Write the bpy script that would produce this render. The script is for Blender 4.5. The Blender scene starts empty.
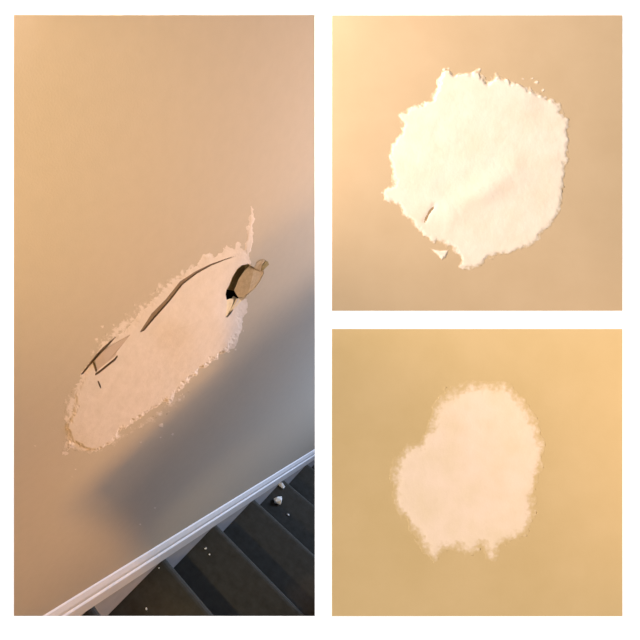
import bpy, bmesh, math, random
import numpy as np
from mathutils import Vector, Matrix
from mathutils.geometry import delaunay_2d_cdt

# ------------------------------------------------------------------ camera, world, lights, exposure
scene = bpy.context.scene
COL = scene.collection
EYE = Vector((0.0, 0.0, 1.6))
F_PX, CX, CY = 450.54, 164.0, 315.0            # focal length and optical axis for a 640 x 640 image


def cw(x, y, z):
    """right / down / forward (metres from the eye) -> world"""
    return Vector((x, z, -y)) + EYE


cam_data = bpy.data.cameras.new('camera')
cam_data.sensor_width = 36.0
cam_data.lens = F_PX * 36.0 / 640.0
cam_data.shift_x = (320 - CX) / 640.0
cam_data.shift_y = -(320 - CY) / 640.0
cam_data.clip_start = 0.01
cam = bpy.data.objects.new('camera', cam_data)
COL.objects.link(cam)
cam.location = EYE
cam.rotation_euler = (math.pi / 2, 0, 0)
scene.camera = cam

world = bpy.data.worlds.new('world')
scene.world = world
world.use_nodes = True
wb = world.node_tree.nodes['Background']
wb.inputs[0].default_value = (0.80, 0.88, 1.0, 1)
wb.inputs[1].default_value = 0.05

scene.view_settings.view_transform = 'Standard'
scene.view_settings.look = 'None'
scene.view_settings.exposure = 0.0
scene.view_settings.gamma = 1.0
scene.view_settings.use_curve_mapping = False


def light(name, kind, pos, energy, colour, target=None, **kw):
    d = bpy.data.lights.new(name, kind)
    d.energy = energy
    d.color = colour
    for k, v in kw.items():
        setattr(d, k, v)
    o = bpy.data.objects.new(name, d)
    COL.objects.link(o)
    o.location = pos
    if target is not None:
        o.rotation_euler = (target - pos).to_track_quat('-Z', 'Y').to_euler()
    return o


# ------------------------------------------------------------------ frames
R = np.array([[0.73716423, 0.04735415, -0.67405228],
              [-0.50649959, 0.69901304, -0.50481575],
              [0.44726621, 0.71353931, 0.53927227]])      # columns: along the stairs, down, into the wall (right/down/forward)
U = 0.28 / 0.63839661                                        # eye to stairwell wall, metres
GO, RI = 0.28, 0.48261835 * U                                # going and rise of a step
H0, D0 = 0.01932656 * U, 3.54765324 * U                      # nosing of step 0 on the wall


def cdir(v):
    return Vector((v[0], v[2], -v[1]))


AX, AY, AZ = cdir(R[:, 0]), -cdir(R[:, 1]), -cdir(R[:, 2])
WALL_M = Matrix(((AX.x, AY.x, AZ.x, 0), (AX.y, AY.y, AZ.y, 0), (AX.z, AY.z, AZ.z, 0), (0, 0, 0, 1)))
WALL_M.translation = EYE - AZ * U
ZP = 0.38                                                    # front face of the white border, metres from the eye


def pw(px, py):
    """photo position -> (along, up) metres on the stairwell wall"""
    t = R.T @ np.array([(px - CX) / F_PX, (py - CY) / F_PX, 1.0])
    t = t * (U / t[2])
    return float(t[0]), float(-t[1])


def pwa(P):
    r = np.stack([(P[:, 0] - CX) / F_PX, (P[:, 1] - CY) / F_PX, np.ones(len(P))], 1)
    t = r @ R
    t = t * (U / t[:, 2:3])
    return np.stack([t[:, 0], -t[:, 1]], 1)


def pp(px, py):
    """photo position -> (right, up) metres on the plane of the white border"""
    return (px - CX) / F_PX * ZP, -(py - CY) / F_PX * ZP


def ppa(P):
    return np.stack([(P[:, 0] - CX) / F_PX * ZP, -(P[:, 1] - CY) / F_PX * ZP], 1)


def wl(h, d, off):
    """along the stairs, down from eye level, out from the stairwell wall -> world"""
    return WALL_M @ Vector((h, -d, off))


# panel frame: X right, Y up, Z towards the eye, origin on the optical axis
PANEL_M = Matrix(((1, 0, 0, 0), (0, 0, -1, 0), (0, 1, 0, 0), (0, 0, 0, 1)))
PANEL_M.translation = cw(0, 0, ZP)


# added sun raking from the left to whiten the border
light('border_wash_sun', 'SUN', cw(-3, 0, -1), 5.9, (1.0, 0.99, 0.98), cw(-3 + 0.80, 0.1, -1 + 0.60), angle=math.radians(6))
# stairwell: added warm fills around the damaged wall, and daylight from downstairs
light('added_wall_fill', 'POINT', cw(0.95, -0.2, 0.50), 18.5, (1.0, 0.75, 0.58), shadow_soft_size=0.05)  # added opposite the damaged wall to brighten it; no known lamp there
light('added_low_fill', 'POINT', cw(0.57, 0.83, 0.50), 18.0, (1.0, 0.54, 0.17), shadow_soft_size=0.05)  # added lower down to lift the left side of the wall
light('added_tread_spot', 'SPOT', wl(-0.20, 0.85, 0.36), 26.0, (1.0, 0.78, 0.42), wl(0.85, 2.2, 0.45), spot_size=math.radians(64), spot_blend=0.9, shadow_soft_size=0.025)  # added spot that gives the treads their nosing shadows
light('added_corner_spot', 'SPOT', cw(0.02, 0.05, 0.03), 6.5, (1.0, 0.67, 0.22), cw(-0.10, -0.12, 0.38), spot_size=math.radians(80), spot_blend=1.0, shadow_soft_size=0.02)  # added near the eye to lift the upper-left wall; no torch there
light('stair_window_daylight', 'AREA', wl(3.2, 1.5, 0.62), 28.0, (0.53, 0.69, 1.0), wl(1.0, 1.5, 0.1), size=0.4, spread=math.radians(95))
# added spots that brighten one side of each plaster panel
light('panel_fill_top', 'SPOT', cw(-0.31, -0.36, 0.15), 47.0, (1.0, 0.90, 0.82), cw(0.17, -0.235, 0.38), spot_size=math.radians(53), spot_blend=1.0, shadow_soft_size=0.03)
light('panel_fill_side', 'SPOT', cw(0.60, 0.10, 0.15), 2.3, (1.0, 0.74, 0.55), cw(0.37, 0.115, 0.38), spot_size=math.radians(70), spot_blend=1.0, shadow_soft_size=0.03)

# ------------------------------------------------------------------ helpers
def mat(name, col, rough=0.85, var=0.0, var_scale=20.0, col2=None, bump=0.0, bump_scale=200.0, bump2=0.0, bump2_scale=15.0,
        cover=None, sheen=0.0):
    m = bpy.data.materials.new(name)
    m.use_nodes = True
    nt = m.node_tree
    b = nt.nodes['Principled BSDF']
    b.inputs['Roughness'].default_value = rough
    b.inputs['Specular IOR Level'].default_value = 0.25
    b.inputs['Base Color'].default_value = (*col, 1)
    tc = nt.nodes.new('ShaderNodeTexCoord')
    out = None
    if var > 0:
        n = nt.nodes.new('ShaderNodeTexNoise')
        n.inputs['Scale'].default_value = var_scale
        n.inputs['Detail'].default_value = 5
        n.inputs['Roughness'].default_value = 0.6
        nt.links.new(tc.outputs['Object'], n.inputs['Vector'])
        mr = nt.nodes.new('ShaderNodeMapRange')
        mr.inputs[1].default_value = 0.35
        mr.inputs[2].default_value = 0.68
        mr.inputs[4].default_value = var
        nt.links.new(n.outputs['Fac'], mr.inputs[0])
        mx = nt.nodes.new('ShaderNodeMix')
        mx.data_type = 'RGBA'
        mx.inputs[6].default_value = (*col, 1)
        mx.inputs[7].default_value = (*(col2 or col), 1)
        nt.links.new(mr.outputs[0], mx.inputs[0])
        out = mx.outputs[2]
    if cover is not None:                                    # thin filler lets the paint show through
        a = nt.nodes.new('ShaderNodeAttribute')
        a.attribute_name = 'cover'
        n = nt.nodes.new('ShaderNodeTexNoise')
        n.inputs['Scale'].default_value = 260
        n.inputs['Detail'].default_value = 4
        nt.links.new(tc.outputs['Object'], n.inputs['Vector'])
        ad = nt.nodes.new('ShaderNodeMath')
        ad.operation = 'MULTIPLY_ADD'
        nt.links.new(n.outputs['Fac'], ad.inputs[0])
        ad.inputs[1].default_value = 0.9
        nt.links.new(a.outputs['Fac'], ad.inputs[2])
        mr = nt.nodes.new('ShaderNodeMapRange')
        mr.interpolation_type = 'SMOOTHSTEP'
        mr.inputs[1].default_value = 0.45
        mr.inputs[2].default_value = 1.15
        nt.links.new(ad.outputs[0], mr.inputs[0])
        mx = nt.nodes.new('ShaderNodeMix')
        mx.data_type = 'RGBA'
        mx.inputs[6].default_value = (*cover, 1)
        if out:
            nt.links.new(out, mx.inputs[7])
        else:
            mx.inputs[7].default_value = (*col, 1)
        nt.links.new(mr.outputs[0], mx.inputs[0])
        out = mx.outputs[2]
    if out:
        nt.links.new(out, b.inputs['Base Color'])
    prev = None
    for st, sc in ((bump, bump_scale), (bump2, bump2_scale)):
        if st > 0:
            n = nt.nodes.new('ShaderNodeTexNoise')
            n.inputs['Scale'].default_value = sc
            n.inputs['Detail'].default_value = 4
            nt.links.new(tc.outputs['Object'], n.inputs['Vector'])
            bp = nt.nodes.new('ShaderNodeBump')
            bp.inputs['Strength'].default_value = 1.0
            bp.inputs['Distance'].default_value = st
            nt.links.new(n.outputs['Fac'], bp.inputs['Height'])
            if prev:
                nt.links.new(prev, bp.inputs['Normal'])
            prev = bp.outputs['Normal']
    if prev:
        nt.links.new(prev, b.inputs['Normal'])
    if sheen:
        b.inputs['Sheen Weight'].default_value = sheen
    return m


def obj(name, verts, faces, m, parent=None, M=None, smooth=False):
    me = bpy.data.meshes.new(name)
    me.from_pydata([tuple(v) for v in verts], [], [tuple(f) for f in faces])
    me.update()
    bm = bmesh.new()
    bm.from_mesh(me)
    bmesh.ops.recalc_face_normals(bm, faces=bm.faces) if not smooth else None
    bm.to_mesh(me)
    bm.free()
    if smooth:
        me.polygons.foreach_set('use_smooth', [True] * len(me.polygons))
    me.materials.append(m)
    o = bpy.data.objects.new(name, me)
    COL.objects.link(o)
    if parent is not None:
        o.parent = parent
    if M is not None:
        o.matrix_world = M if parent is None else o.matrix_world
        if parent is not None:
            o.matrix_local = M
    return o


def struct(o):
    o['kind'] = 'structure'
    return o


def tag(o, label, cat=None, group=None):
    o['label'] = label
    if cat:
        o['category'] = cat
    if group:
        o['group'] = group
    return o


def inside(P, poly):
    poly = np.asarray(poly, float)
    x, y = P[:, 0], P[:, 1]
    r = np.zeros(len(P), bool)
    a = poly
    b = np.roll(poly, -1, 0)
    for (x0, y0), (x1, y1) in zip(a, b):
        c = ((y0 > y) != (y1 > y))
        with np.errstate(divide='ignore', invalid='ignore'):
            xx = (x1 - x0) * (y - y0) / (y1 - y0 if y1 != y0 else 1e-9) + x0
        r ^= c & (x < xx)
    return r


def sdf(P, poly):
    """signed distance, positive inside"""
    poly = np.asarray(poly, float)
    d = np.full(len(P), 1e9)
    for a, b in zip(poly, np.roll(poly, -1, 0)):
        e = b - a
        t = np.clip(((P - a) @ e) / max(e @ e, 1e-9), 0, 1)
        q = P - a - t[:, None] * e
        d = np.minimum(d, (q * q).sum(1))
    d = np.sqrt(d)
    return np.where(inside(P, poly), d, -d)


def vnoise(P, scale, seed):
    rng = np.random.default_rng(seed)
    T = rng.uniform(-1, 1, (256, 256))
    q = P * scale
    i = np.floor(q).astype(int)
    fr = q - i
    fr = fr * fr * (3 - 2 * fr)
    x0, y0 = i[:, 0] % 256, i[:, 1] % 256
    x1, y1 = (x0 + 1) % 256, (y0 + 1) % 256
    a = T[x0, y0] * (1 - fr[:, 0]) + T[x1, y0] * fr[:, 0]
    b = T[x0, y1] * (1 - fr[:, 0]) + T[x1, y1] * fr[:, 0]
    return a * (1 - fr[:, 1]) + b * fr[:, 1]


def fbm(P, scale, seed, oct=3):
    s = 0
    for k in range(oct):
        s = s + vnoise(P, scale * 2 ** k, seed + k) * 0.55 ** k
    return s


def filler(name, outline, to_plane, m, parent, step=1.0, fray=2.0, fray_scale=0.16, feather=7.0, height=0.0012, seed=1,
           cut=(), relief=None, feather_fn=None, cover_fn=None, cover0=0.0, floor=-0.00005):
    """a skim of filler with a ragged traced outline, feathered edges and a trowelled surface"""
    poly = np.asarray(outline, float)
    lo, hi = poly.min(0) - 6, poly.max(0) + 6
    nx, ny = int((hi[0] - lo[0]) / step) + 1, int((hi[1] - lo[1]) / step) + 1
    gx, gy = np.meshgrid(lo[0] + np.arange(nx) * step, lo[1] + np.arange(ny) * step, indexing='ij')
    P = np.stack([gx.ravel(), gy.ravel()], 1)
    s = sdf(P, poly) + fbm(P, fray_scale, seed) * fray + fbm(P, fray_scale * 4, seed + 9) * fray * 0.28
    hole = np.full(len(P), 1e9)
    for c in cut:
        hole = np.minimum(hole, -sdf(P, c))
    S = np.minimum(s, hole)
    G = S.reshape(nx, ny)
    dx, dy = np.gradient(G, step)
    ins = G > 0
    cell = ins[:-1, :-1] | ins[1:, :-1] | ins[:-1, 1:] | ins[1:, 1:]
    idx = np.arange(nx * ny).reshape(nx, ny)
    ci, cj = np.nonzero(cell)
    F = np.stack([idx[ci, cj], idx[ci, cj + 1], idx[ci + 1, cj + 1], idx[ci + 1, cj]], 1)
    g = np.stack([dx.ravel(), dy.ravel()], 1)
    out = ~ins.ravel()
    mv = -S[:, None] * g / np.maximum((g * g).sum(1), 0.3)[:, None]
    ln = np.linalg.norm(mv, axis=1, keepdims=True)
    mv = mv * np.minimum(1, 1.2 * step / np.maximum(ln, 1e-9))
    Q = np.where(out[:, None], P + mv, P)
    fe = feather if feather_fn is None else feather_fn(P)
    k = np.clip(s / fe, 0, 1)
    k = k * k * (3 - 2 * k)
    z = height * k * (1 + 0.10 * fbm(P, 0.05, seed + 20) + 0.04 * fbm(P, 0.3, seed + 30))
    if relief is not None:
        z = z + relief(P) * k
    z = np.where(s <= 0, floor, np.maximum(z, max(0.00004, floor)))
    cov = cover0 + (1 - cover0) * np.clip(s / fe, 0, 1)
    if cover_fn is not None:
        cov = cov * cover_fn(P)
    W = to_plane(Q)
    used = np.unique(F)
    remap = -np.ones(nx * ny, int)
    remap[used] = np.arange(len(used))
    V = np.stack([W[used, 0], W[used, 1], z[used]], 1)
    o = obj(name, V.tolist(), remap[F].tolist(), m, parent, smooth=True)
    if o.data.polygons[0].normal.z < 0:
        o.data.flip_normals()
    at = o.data.attributes.new('cover', 'FLOAT', 'POINT')
    at.data.foreach_set('value', cov[used].astype(np.float32))
    return o


def cut_wall(outer, holes):
    vs, es = [], []
    for loop in [outer] + list(holes):
        b = len(vs)
        vs += [Vector(p) for p in loop]
        es += [(b + i, b + (i + 1) % len(loop)) for i in range(len(loop))]
    v, e, f, *_ = delaunay_2d_cdt(vs, es, [], 0, 1e-7)
    V = np.array([(p.x, p.y) for p in v])
    C = np.array([V[list(t)].mean(0) for t in f])
    keep = inside(C, outer)
    for h in holes:
        keep &= ~inside(C, h)
    return [(p.x, p.y, 0.0) for p in v], [t for t, k in zip(f, keep) if k]


def side_walls(poly, z0, z1):
    n = len(poly)
    V = [(x, y, z0) for x, y in poly] + [(x, y, z1) for x, y in poly]
    return V, [(i, (i + 1) % n, n + (i + 1) % n, n + i) for i in range(n)]


def prism(poly, z0, z1):
    V, Fc = side_walls(poly, z0, z1)
    n = len(poly)
    return V, Fc + [tuple(range(n)), tuple(range(2 * n - 1, n - 1, -1))]


def zoom(pts, ox, oy, s):
    return [(ox + x / s, oy + y / s) for x, y in pts]


# ------------------------------------------------------------------ materials
M_white = mat('white_paint', (0.94, 0.94, 0.94), 0.9)
M_dark = mat('low_bounce_back', (0.10, 0.10, 0.10), 0.95)  # dark so the back of the border throws little light into the stairwell
PAINT_L = (0.58, 0.50, 0.40)
M_wall = mat('magnolia_paint', PAINT_L, 0.8, 0.6, 45.0, (0.55, 0.475, 0.375), 0.0002, 420, 0.0005, 14)
PAINT_T = (0.40, 0.275, 0.160)
M_wall_t = mat('beige_paint', PAINT_T, 0.85, 0.7, 22.0, (0.37, 0.25, 0.14), 0.00003, 700, 0.00015, 40)
PAINT_B = (0.52, 0.35, 0.165)
M_wall_b = mat('tan_paint', PAINT_B, 0.85, 0.7, 18.0, (0.48, 0.32, 0.14), 0.00004, 600, 0.00015, 40)
FILL = (0.86, 0.78, 0.69)
M_fill_l = mat('pink_filler', (0.80, 0.71, 0.645), 0.9, 0.8, 35, (0.73, 0.645, 0.57), 0.0001, 500, 0.0006, 60, cover=PAINT_L)
M_fill_t = mat('cream_filler', (0.59, 0.475, 0.375), 0.9, 0.8, 45, (0.54, 0.43, 0.315), 0.00006, 500, 0.0004, 60, cover=PAINT_T)
M_fill_b = mat('pale_filler', (0.735, 0.535, 0.385), 0.9, 0.9, 40, (0.68, 0.495, 0.32), 0.00006, 600, 0.0003, 60, cover=PAINT_B)
M_paper = mat('torn_paper', (0.68, 0.54, 0.37), 0.9, 0.8, 120, (0.55, 0.42, 0.27), 0.0003, 300)
M_core = mat('plaster_core', (0.80, 0.72, 0.60), 0.95, 0.6, 150, (0.62, 0.54, 0.42), 0.0004, 400)
M_shred = mat('cream_paper', (0.88, 0.76, 0.54), 0.9, 0.5, 150, (0.78, 0.64, 0.42))
M_groove = mat('torn_brown_paper', (0.30, 0.23, 0.18), 0.95, 0.5, 150, (0.22, 0.16, 0.12))
M_lath = mat('old_board_back', (0.48, 0.39, 0.20), 0.95, 0.8, 120, (0.34, 0.27, 0.13), 0.0004, 300)
M_skirt = mat('white_gloss', (0.86, 0.83, 0.82), 0.45, 0.4, 40, (0.78, 0.74, 0.72))
M_string = mat('grey_undercoat', (0.50, 0.47, 0.46), 0.7, 0.5, 25, (0.40, 0.37, 0.36))
M_carpet = mat('charcoal_carpet', (0.046, 0.044, 0.038), 1.0, 0.9, 30, (0.030, 0.028, 0.021), 0.0015, 500, sheen=0.15)
M_chip = mat('plaster_crumb', (0.92, 0.91, 0.88), 0.95, 0.4, 200, (0.84, 0.82, 0.79), 0.0005, 400)
M_floor = mat('grey_floor', (0.35, 0.33, 0.31), 0.8, 0.5, 6, (0.30, 0.28, 0.26))

# ------------------------------------------------------------------ the white border around three openings, built as a wall
OPEN_L = (13.8, 14.8, 314.8, 616.0)
OPEN_T = (331.8, 15.4, 622.0, 310.8)
OPEN_B = (331.8, 328.9, 622.0, 616.0)


def rect(o):
    (x0, y1), (x1, y0) = pp(o[0], o[1]), pp(o[2], o[3])
    return x0, y0, x1, y1


XL, XR, YB, YT, TH = -3.6, 3.2, -1.6, 1.5, 0.012
verts, faces = [], []
holes_f, holes_b = [], []
for o, sp in ((OPEN_L, 0.022), (OPEN_T, 0.0), (OPEN_B, 0.0)):
    x0, y0, x1, y1 = rect(o)
    holes_f.append([(x0, y0), (x1, y0), (x1, y1), (x0, y1)])
    # the left reveal is cut back behind the face like a bevelled mount; kept off the neighbouring openings
    xs = min(sp, 0.006)
    holes_b.append([(x0 - sp * 0.75, y0 - sp), (x1 + xs, y0 - sp), (x1 + xs, y1 + sp), (x0 - sp * 0.75, y1 + sp)])
outer = [(XL, YB), (XR, YB), (XR, YT), (XL, YT)]
vf, ff = cut_wall(outer, holes_f)
vb, fb = cut_wall(outer, holes_b)
verts = [(x, y, 0.0) for x, y, _ in vf]
faces = [tuple(f) for f in ff]
nb = len(verts)
verts += [(x, y, -TH) for x, y, _ in vb]
faces += [tuple(nb + i for i in f) for f in fb]
for a, b in zip(holes_f, holes_b):
    k = len(verts)
    verts += [(x, y, 0.0) for x, y in a] + [(x, y, -TH) for x, y in b]
    faces += [(k + i, k + (i + 1) % 4, k + 4 + (i + 1) % 4, k + 4 + i) for i in range(4)]
k = len(verts)
verts += [(x, y, 0.0) for x, y in outer] + [(x, y, -TH) for x, y in outer]
faces += [(k + i, k + (i + 1) % 4, k + 4 + (i + 1) % 4, k + 4 + i) for i in range(4)]
wf = struct(obj('white_border', verts, faces, M_white, None, PANEL_M))
wf.data.materials.append(M_dark)
for p_ in wf.data.polygons:                                  # stairwell side made dark to cut bounced light
    p_.material_index = 1 if p_.center.z < -TH * 0.9 else 0
wf['label'] = 'plain white border, built as a wall, around the stairwell opening and two plaster panels'

fl = struct(obj('floor', [(-3.6, -3.0, 0), (3.2, -3.0, 0), (3.2, ZP + TH, 0), (-3.6, ZP + TH, 0),
                          (-3.6, -3.0, -0.05), (3.2, -3.0, -0.05), (3.2, ZP + TH, -0.05), (-3.6, ZP + TH, -0.05)],
                [(0, 1, 2, 3), (7, 6, 5, 4), (0, 4, 5, 1), (1, 5, 6, 2), (2, 6, 7, 3), (3, 7, 4, 0)], M_floor))
fl['label'] = 'grey floor in front of the white border'


# ------------------------------------------------------------------ the two plaster panels on the right
def panel(name, o, m, label):
    x0, y0, x1, y1 = rect(o)
    V, Fc = prism([(x0, y0), (x1, y0), (x1, y1), (x0, y1)], -TH, 0.0003)
    p = struct(obj(name, V, Fc, m, None, PANEL_M))
    p['label'] = label
    return p


pt = panel('wall_upper', OPEN_T, M_wall_t, 'beige painted wall section at upper right with round cream patch')
pb = panel('wall_lower', OPEN_B, M_wall_b, 'tan painted wall section at lower right with oval pale patch')

top_out = zoom([(240, 135), (270, 140), (300, 140), (320, 128), (333, 160), (352, 140), (368, 152), (385, 158), (405, 165),
                (430, 175), (450, 190), (482, 205), (501, 235), (503, 290), (498, 340), (490, 380), (485, 420), (470, 455),
                (445, 480), (415, 500), (385, 515), (355, 515), (330, 530), (300, 551), (280, 549), (275, 525), (258, 500),
                (235, 490), (215, 488), (190, 465), (165, 440), (145, 415), (120, 405), (118, 380), (140, 365), (128, 310),
                (140, 280), (160, 250), (150, 225), (185, 208), (215, 195), (230, 160)], 325, 5, 2.0645)


def seg_d(P, a, b):
    a, b = np.array(a, float), np.array(b, float)
    e = b - a
    t = np.clip(((P - a) @ e) / (e @ e), 0, 1)
    q = P - a - t[:, None] * e
    return np.sqrt((q * q).sum(1)), t


def top_relief(P):
    d, t = seg_d(P, (452, 212), (512, 172))
    z = 0.0012 * np.exp(-(d / 13) ** 2) * (0.4 + 0.6 * np.sin(np.pi * np.clip(t, 0.05, 0.95)))
    d, t = seg_d(P, (445, 190), (470, 205))
    z -= 0.00028 * np.exp(-(d / 11) ** 2)
    d, t = seg_d(P, (424, 221), (434, 205))
    z -= 0.0003 * np.exp(-(d / 2.5) ** 2)
    d, t = seg_d(P, (430, 80), (520, 100))
    z += 0.0008 * np.exp(-(d / 18) ** 2)
    return z


tear = zoom([(202, 455), (206, 440), (214, 425), (226, 412), (224, 420), (214, 433), (209, 446)], 325, 5, 2.0645)
fp = filler('filler_patch', top_out, ppa, M_fill_t, pt, 0.8, 2.2, 0.15, 5.0, 0.00045, 3, relief=top_relief, cut=[tear])
fp.location.z = 0.0003
tag(fp, 'round cream filler patch with ragged edge')
tm = obj('paper_tear', [(*pp(x, y), 0.0005) for x, y in tear], [tuple(range(len(tear)))],
         mat('brown_tear', (0.26, 0.16, 0.08), 0.95), pt)
tag(tm, 'short brown tear in the cream filler')
fk = filler('filler_flake', zoom([(213, 500), (235, 506), (256, 505), (250, 520), (241, 528), (230, 516)], 325, 5, 2.0645), ppa,
            M_fill_t, pt, 0.6, 0.4, 0.3, 2.5, 0.0006, 8)
fk.location.z = 0.0003
for i, (x, y, r) in enumerate([(437, 160, 5), (428, 152, 3), (450, 176, 4), (246, 134, 4), (255, 132, 3), (408, 152, 3)]):
    c = zoom([(x + r * math.cos(a) * (1.6 if k % 2 else 0.9), y + r * math.sin(a)) for k, a in
              enumerate(np.linspace(0, 2 * math.pi, 7)[:-1])], 325, 5, 2.0645)
    s = filler('filler_smear', c, ppa, M_fill_t, pt, 0.5, 0.5, 0.5, 2.0, 0.0003, 40 + i)
    s.location.z = 0.0003

bot_out = zoom([(225, 165), (245, 135), (290, 116), (330, 112), (375, 116), (400, 138), (425, 165), (440, 210), (452, 245),
                (450, 280), (440, 320), (435, 360), (430, 400), (420, 440), (390, 445), (365, 458), (350, 490), (330, 480),
                (325, 460), (300, 482), (275, 463), (245, 465), (225, 497), (205, 470), (185, 440), (165, 405), (145, 380),
                (135, 330), (140, 280), (160, 255), (190, 240), (210, 210)], 325, 325, 2.0645)


def bot_feather(P):
    return 14 + 8 * np.clip((440 - P[:, 1]) / 60, 0, 1)


fp = filler('filler_patch', bot_out, ppa, M_fill_b, pb, 0.8, 2.6, 0.14, 9.0, 0.0002, 14, feather_fn=bot_feather)
fp.location.z = 0.0003
tag(fp, 'oval pale filler patch with soft top and frayed lower edge')

# ------------------------------------------------------------------ the stairwell wall with its broken plasterboard
hole_px = zoom([(265, 225), (310, 215), (345, 240), (365, 205), (405, 185), (430, 200), (440, 222), (405, 255), (410, 275),
                (385, 325), (350, 375), (310, 410), (280, 445), (265, 455), (240, 438), (222, 470), (205, 510), (185, 535),
                (165, 555), (150, 545), (160, 500), (165, 450), (158, 410), (165, 380), (185, 350), (205, 300), (235, 250)],
               200, 230, 6.4)
# long crack: dark band lower left, hairline towards the hole
crack_px = zoom([(211, 314), (240, 268), (274, 234), (307, 193), (345, 168), (378, 152), (412, 140), (440, 131), (440, 133),
                 (412, 143), (380, 156), (348, 174), (314, 200), (283, 240), (252, 274), (222, 310)], 50, 200, 2.37)
crack2_px = zoom([(62, 420), (95, 375), (140, 318), (190, 258), (238, 213), (300, 158), (290, 178), (250, 222), (210, 262), (160, 318),
                  (148, 334), (118, 365), (85, 408)], 70, 310, 6.4)
crack3_px = zoom([(158, 420), (160, 402), (185, 386), (235, 346), (285, 306), (301, 285), (304, 300), (288, 322), (238, 362), (186, 404)], 70, 310, 6.4)
crack5_px = zoom([(141, 330), (152, 326), (166, 365), (173, 388), (164, 398), (154, 372)], 70, 310, 6.4)
crack4_px = zoom([(172, 450), (180, 475), (205, 528), (193, 480), (182, 452)], 70, 310, 6.4)
loops = [hole_px, crack_px, crack2_px, crack3_px, crack4_px, crack5_px]
loops_w = [[pw(*p) for p in l] for l in loops]
zlim = 0.397


def d_at(h, off=0.0):
    return (zlim - R[2, 2] * (U - off) - R[2, 0] * h) / R[2, 1]


outer_w = [(-1.3, -d_at(-1.3)), (-1.3, -4.0), (3.6, -4.0), (3.6, -d_at(3.6))]
V, Fc = cut_wall(outer_w, loops_w)
n = len(V)
back = [(x, y, -0.10) for x, y in outer_w]
V = V + [(x, y, 0.0) for x, y in outer_w] + back
Fc = [tuple(f) for f in Fc] + [(n + 4, n + 5, n + 6, n + 7)] + [(n + i, n + (i + 1) % 4, n + 4 + (i + 1) % 4, n + 4 + i) for i in range(4)]
wall = struct(obj('wall_left', V, Fc, M_wall, None, WALL_M))
wall['label'] = 'magnolia painted stairwell wall with a broken hole and filler'

V, Fc = side_walls(loops_w[0], 0.0, -0.0125)
tag(obj('hole_edge', V, Fc, M_core, wall), 'broken plasterboard edge around the hole')
for l, nm, dep in ((loops_w[1], 'crack', 0.0022), (loops_w[2], 'crack', 0.0022), (loops_w[3], 'crack', 0.006), (loops_w[4], 'crack', 0.0015), (loops_w[5], 'crack', 0.002)):
    V, Fc = side_walls(l, 0.0, -dep)
    obj(nm, V, Fc + [tuple(range(len(l), 2 * len(l)))], M_groove, wall)

# inside the hole: old board behind, the snapped piece bent inwards, paper shreds
def off_plate(name, pts, m, thick):
    """pts: (photo x, photo y, depth offset) as seen at that depth; a thin plate"""
    out = []
    for x, y, o in pts:
        t = R.T @ np.array([(x - CX) / F_PX, (y - CY) / F_PX, 1.0])
        t = t * ((U - o) / t[2])
        out.append((float(t[0]), float(-t[1]), o))
    c = np.array(out)
    nrm = np.cross(c[1] - c[0], c[2] - c[0])
    nrm = nrm / np.linalg.norm(nrm)
    if nrm[2] < 0:
        nrm = -nrm
    n = len(out)
    V = out + [tuple(np.array(p) - nrm * thick) for p in out]
    Fc = [tuple(range(n)), tuple(range(2 * n - 1, n - 1, -1))] + [(i, (i + 1) % n, n + (i + 1) % n, n + i) for i in range(n)]
    return obj(name, V, Fc, m, wall)


Z = lambda x, y: (200 + x / 6.4, 230 + y / 6.4)
ob = off_plate('old_board', [(*Z(x, y), -0.03) for x, y in [(120, 372), (240, 392), (380, 330), (500, 150), (260, 120), (190, 260)]], M_lath, 0.01)
tag(ob, 'brown board inside the hole')
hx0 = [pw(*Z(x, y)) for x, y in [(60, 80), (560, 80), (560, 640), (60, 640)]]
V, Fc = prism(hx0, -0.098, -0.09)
obj('cavity_back', V, Fc, mat('cavity_shade', (0.012, 0.011, 0.010), 1.0), wall)  # near-black colour paints in the shade deep in the hole
sn = off_plate('snapped_piece', [(*Z(x, y), o) for x, y, o in [(318, 236, -0.010), (348, 242, -0.006), (405, 252, -0.001), (408, 280, -0.001),
               (385, 328, -0.001), (350, 378, -0.001), (308, 408, -0.002), (285, 436, -0.004), (242, 428, -0.010), (218, 388, -0.014), (242, 330, -0.014), (280, 275, -0.013)]],
               M_paper, 0.006)
tag(sn, 'beige snapped piece of board bent into the hole')
for pts, m, lab in (([(167, 450, .001), (192, 440, .000), (216, 440, .000), (210, 470, .001), (198, 505, .002), (168, 556, .0025), (152, 546, .0025), (160, 500, .0025)], M_shred, None),
                    ([(232, 438, .000), (266, 454, .002), (232, 490, .0025), (205, 512, .0025), (190, 526, .0025), (212, 480, .001)], M_shred, None),
                    ([(345, 240, -.002), (366, 206, .001), (404, 186, .003), (418, 195, .003), (396, 225, .002), (390, 262, .0), (360, 250, -.002)], M_paper, None),
                    ([(392, 262, -.001), (398, 228, .001), (420, 198, .003), (436, 203, .004), (442, 222, .003), (408, 255, .001)], M_lath, None)):
    off_plate('paper_shred', [(*Z(x, y), o) for x, y, o in pts], m, 0.0008)

patch_px = zoom([(32, 608), (44, 572), (36, 540), (52, 500), (62, 450), (72, 415), (95, 384), (120, 353), (150, 326), (185, 300),
                 (205, 280), (232, 248), (258, 225), (282, 200), (310, 186), (338, 160), (365, 135), (382, 125), (388, 138), (420, 113), (448, 104), (462, 120),
                 (470, 60), (478, 22), (482, 60), (476, 110), (472, 170), (468, 220), (462, 270), (455, 305), (440, 342), (400, 376), (350, 404), (320, 440),
                 (290, 470), (260, 490), (230, 505), (200, 530), (165, 550), (148, 576), (110, 598), (85, 595), (62, 582)], 50, 200, 2.37)


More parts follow.
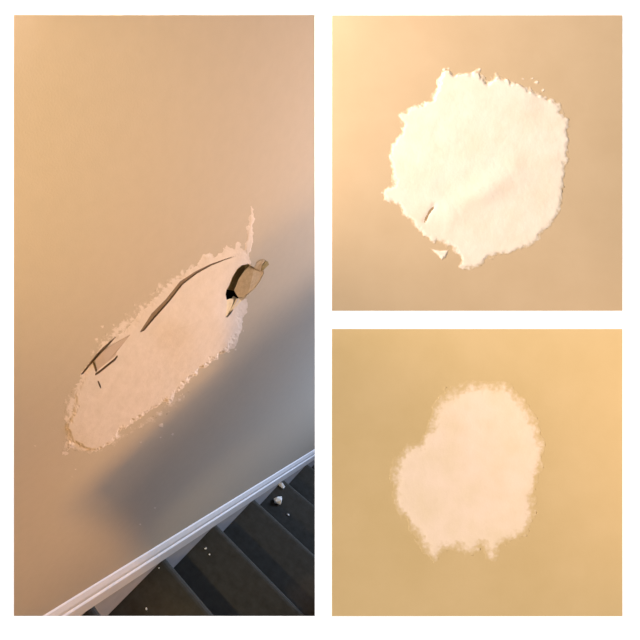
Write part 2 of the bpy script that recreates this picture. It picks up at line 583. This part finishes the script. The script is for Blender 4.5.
def left_relief(P):
    # the broken board bulges along a crease below the long crack
    z = 0
    a, b = np.array((146.0, 334.0)), np.array((238.0, 288.0))
    e = (b - a) / np.linalg.norm(b - a)
    t = (P - a) @ e / np.linalg.norm(b - a)
    d = (P[:, 0] - a[0]) * e[1] - (P[:, 1] - a[1]) * e[0] + 9 * np.sin(np.pi * np.clip(t, 0, 1))      # >0 above the crease
    tp = np.clip(t / 0.45, 0, 1) * np.clip((1.02 - t) / 0.4, 0, 1)
    tp = tp * tp * (3 - 2 * tp)
    up = np.clip(1 - d / 24, 0, 1)
    dn = 1 / (1 + (np.minimum(d, 0) / 38) ** 2)
    z = 0.0060 * tp * np.where(d > 0, up, dn)
    d, t = seg_d(P, (90, 430), (180, 372))
    z = z + 0.0022 * np.exp(-(d / 24) ** 2)
    return z


def left_feather(P):
    spike = np.hypot((P[:, 0] - 251) / 7, (P[:, 1] - 232) / 26) < 1
    return np.where(spike, 2.5, np.where(P[:, 0] > 228, 9.0, 5.0))


fp = filler('filler_patch', patch_px, pwa, M_fill_l, wall, 0.5, 2.6, 0.16, 5.0, 0.0008, 21, cut=loops, relief=left_relief, feather_fn=left_feather, cover0=0.62, floor=0.00015)
tag(fp, 'long slanting pink-cream filler patch running from the hole')
for i, (x, y, r) in enumerate([(263, 534, 6), (290, 556, 4), (135, 560, 4), (124, 300, 5), (150, 296, 4), (110, 330, 5), (175, 285, 4), (440, 355, 4), (52, 655, 3), (215, 575, 3)]):
    c = zoom([(x + r * math.cos(a) * (1.5 if k % 2 else 0.8), y + r * math.sin(a)) for k, a in
              enumerate(np.linspace(0, 2 * math.pi, 7)[:-1])], 50, 200, 2.37)
    filler('filler_spot', c, pwa, M_fill_l, wall, 0.5, 0.4, 0.5, 1.6, 0.0004, 60 + i)
for i, (x, y) in enumerate([(75.5, 469.5), (140, 524.5), (172.5, 434), (160.5, 437.5), (155, 508), (35, 446)]):
    c = [(x + 1.3 * math.cos(a) * (1.5 if k % 2 else 0.8), y + 1.0 * math.sin(a)) for k, a in enumerate(np.linspace(0, 2 * math.pi, 7)[:-1])]
    filler('filler_spot', c, pwa, M_fill_l, wall, 0.4, 0.2, 0.5, 0.8, 0.0005, 80 + i)

# thin dragged smears of filler along the upper and lower edge of the long patch
for i, (poly, cv) in enumerate([
        ([(96, 372), (110, 330), (150, 298), (200, 252), (250, 208), (300, 172), (345, 148), (330, 172), (290, 205), (255, 235), (215, 278), (180, 312), (140, 345)], 0.55),
        ([(30, 612), (40, 560), (28, 480), (60, 440), (80, 470), (66, 560), (110, 585), (92, 604), (60, 590)], 0.60),
        ([(110, 600), (165, 560), (215, 535), (262, 500), (300, 470), (330, 450), (320, 470), (265, 512), (210, 545), (160, 575)], 0.45)]):
    sm = filler('filler_smear', zoom(poly, 50, 200, 2.37), pwa, M_fill_l, wall, 0.7, 3.2, 0.22, 6.0, 0.0002, 120 + i, cut=loops,
                cover_fn=lambda P, c=cv, q=i: np.clip(c + 0.75 * fbm(P, 0.35, 200 + q), 0, 1))

# the loose flap left of the long crack, its lower edge lifted
fq = [(160, 322, .0018), (205, 272, .002), (250, 236, .002), (385, 160, .0018), (340, 215, .003), (302, 262, .0042), (292, 292, .005), (232, 340, .005), (176, 384, .0045), (166, 355, .003)]
o = off_plate('loose_flap', [(70 + x / 6.4, 310 + y / 6.4, z) for x, y, z in fq], mat('shaded_filler', (0.60, 0.49, 0.42), 0.95, 0.6, 60, (0.55, 0.44, 0.37)), 0.0009)  # filler colour darkened to stand in for shade on the tilted flap
tag(o, 'loose four-sided flap of cracked filler')

# ------------------------------------------------------------------ skirting, string, steps
ang = math.atan2(RI, GO)
sx, sy = math.cos(ang), -math.sin(ang)                        # down the slope, in (along, up)
ux, uy = math.sin(ang), math.cos(ang)                         # square to it
SB = 0.01645744 * U * math.cos(ang)
ST = 0.31472238 * U * math.cos(ang)
N0 = np.array([H0, -D0])


def slope_pt(t, v, off):
    return (N0[0] + sx * t + ux * v, N0[1] + sy * t + uy * v, off)


def extrude_slope(name, prof, t0, t1, m, parent, M, smooth=False):
    n = len(prof)
    V = [slope_pt(t0, v, o) for v, o in prof] + [slope_pt(t1, v, o) for v, o in prof]
    Fc = [(i, (i + 1) % n, n + (i + 1) % n, n + i) for i in range(n)] + [tuple(range(n)), tuple(range(2 * n - 1, n - 1, -1))]
    return obj(name, V, Fc, m, parent, M)


hgt = ST - SB
prof = [(SB, 0.0), (SB, 0.014), (SB + 0.50 * hgt, 0.014), (SB + 0.53 * hgt, 0.0125), (SB + 0.56 * hgt, 0.0085), (SB + 0.60 * hgt, 0.0085), (SB + 0.66 * hgt, 0.0115),
        (SB + 0.78 * hgt, 0.0105), (SB + 0.90 * hgt, 0.0065), (SB + 0.97 * hgt, 0.004), (ST, 0.0)]
sk = struct(extrude_slope('baseboard_left', prof, -0.95, 4.0, M_skirt, None, WALL_M))
sk['label'] = 'white moulded skirting board sloping along the stairs'

W_ST = 1.08
st = bpy.data.objects.new('staircase', None)
COL.objects.link(st)
st.empty_display_size = 0.1
base = Vector((N0[0] + 9 * GO, N0[1] - 10 * RI, 0.0))
st.matrix_world = WALL_M @ Matrix.Translation(base)
tag(st, 'carpeted staircase descending along the sloping white skirting board', 'staircase')
LOC = Matrix.Translation(-base)
tag(extrude_slope('string_board', [(SB + 0.002, 0.0), (SB + 0.002, 0.006), (-0.30, 0.006), (-0.30, 0.0)], -0.9, 4.0, M_string, st, LOC),
    'grey painted string board between skirting and carpet')


def tread_profile():
    rad = 0.023
    pts = [(-GO - 0.012, 0.0)]
    for a in np.linspace(90, -90, 9):
        pts.append((-rad + rad * math.cos(math.radians(a)), -rad + rad * math.sin(math.radians(a))))
    pts += [(-GO - 0.012, -2 * rad)]
    return pts


def extrude_off(prof, z0, z1, seg):
    n = len(prof)
    zs = np.linspace(z0, z1, seg + 1)
    V = [(x, y, float(z)) for z in zs for x, y in prof]
    Fc = []
    for s in range(seg):
        for i in range(n):
            Fc.append((s * n + i, s * n + (i + 1) % n, (s + 1) * n + (i + 1) % n, (s + 1) * n + i))
    Fc += [tuple(range(n)), tuple(range((seg + 1) * n - 1, seg * n - 1, -1))]
    return V, Fc


V, Fc = extrude_off(tread_profile(), 0.0065, W_ST, 1)
t0 = obj('tread', V, Fc, M_carpet, st)
V, Fc = extrude_off([(-0.030, -0.030), (-0.018, -0.030), (-0.018, -RI), (-0.030, -RI)], 0.0065, W_ST, 1)
r0 = obj('riser', V, Fc, M_carpet, st)
for k in range(0, 10):
    pos = Matrix.Translation(Vector((N0[0] + k * GO, N0[1] - k * RI, 0)) - base)
    for src in (t0, r0):
        if k == 0:
            c = src
        else:
            c = src.copy()
            COL.objects.link(c)
            c.parent = st
        c.matrix_local = pos

# ------------------------------------------------------------------ the other side of the stairwell
OFF = 1.12
ow = [(-0.9, -d_at(-0.9, OFF + 0.06)), (-0.9, -4.0), (3.6, -4.0), (3.6, -d_at(3.6, OFF + 0.06))]
V, Fc = prism(ow, OFF, OFF + 0.05)
w2 = struct(obj('wall_right', V, Fc, mat('low_bounce_brown', (0.16, 0.12, 0.09), 0.8, 0.6, 12, (0.12, 0.09, 0.06)), None, WALL_M))  # unseen wall, coloured dark to cut bounced light
w2['label'] = 'dark brown wall on the far side of the stairs'


# added unseen blocker, outlined to cast a body-like shadow on the lower wall
V, Fc = prism([(0.89, -0.46), (0.885, -0.48), (0.764, -0.507), (0.75, -0.78), (0.39, -0.785), (0.385, -0.92), (0.165, -0.95), (0.20, -1.10), (0.25, -1.58), (0.45, -1.74), (0.62, -1.84), (1.12, -2.30), (1.12, -0.45)], 0.48, 0.56)
pr = struct(obj('shadow_blocker', V, Fc, M_wall, None, WALL_M))
pr['label'] = 'added unseen shadow blocker beside the stairs'


# ------------------------------------------------------------------ plaster crumbs on the steps
def step_point(px, py, k):
    """photo position on tread k -> wall-frame point"""
    t = R.T @ np.array([(px - CX) / F_PX, (py - CY) / F_PX, 1.0])
    t = t * ((D0 + k * RI) / t[1])
    return Vector((float(t[0]), float(-t[1]), float(U - t[2])))


def crumb(px, py, k, size, label, seed):
    rng = random.Random(seed)
    bm = bmesh.new()
    bmesh.ops.create_icosphere(bm, subdivisions=1, radius=1)
    for v in bm.verts:
        j = 1 + rng.uniform(-0.38, 0.38)
        v.co = Vector((v.co.x * size * j, max(v.co.y, -0.4) * size * 0.42 * j + size * 0.25, v.co.z * size * 0.8 * j))
    me = bpy.data.meshes.new('plaster_crumb')
    bm.to_mesh(me)
    bm.free()
    me.materials.append(M_chip)
    o = bpy.data.objects.new('plaster_crumb', me)
    COL.objects.link(o)
    o.matrix_world = WALL_M @ Matrix.Translation(step_point(px, py, k)) @ Matrix.Rotation(rng.uniform(0, 6), 4, 'Y')
    tag(o, label, 'plaster crumb', 'plaster crumbs on the stairs')


crumb(281.3, 485.0, 4, 0.020, 'white plaster chip beside the skirting on a lower step', 1)
crumb(278.5, 500.0, 4, 0.026, 'largest white plaster chip, in the middle of a lower step', 2)
crumb(288.0, 514.5, 4, 0.007, 'tiny white crumb below the two plaster chips', 3)
crumb(146.3, 609.0, 1, 0.0050, 'tiny pale crumb at the bottom edge on the nearest step', 4)
crumb(205.5, 548.5, 2, 0.0045, 'upper of two tiny crumbs on the wide middle step', 5)
crumb(209.5, 554.5, 2, 0.0040, 'lower of two tiny crumbs on the wide middle step', 6)
crumb(159.0, 568.0, 1, 0.0035, 'speck of plaster near the skirting on the nearest step', 7)
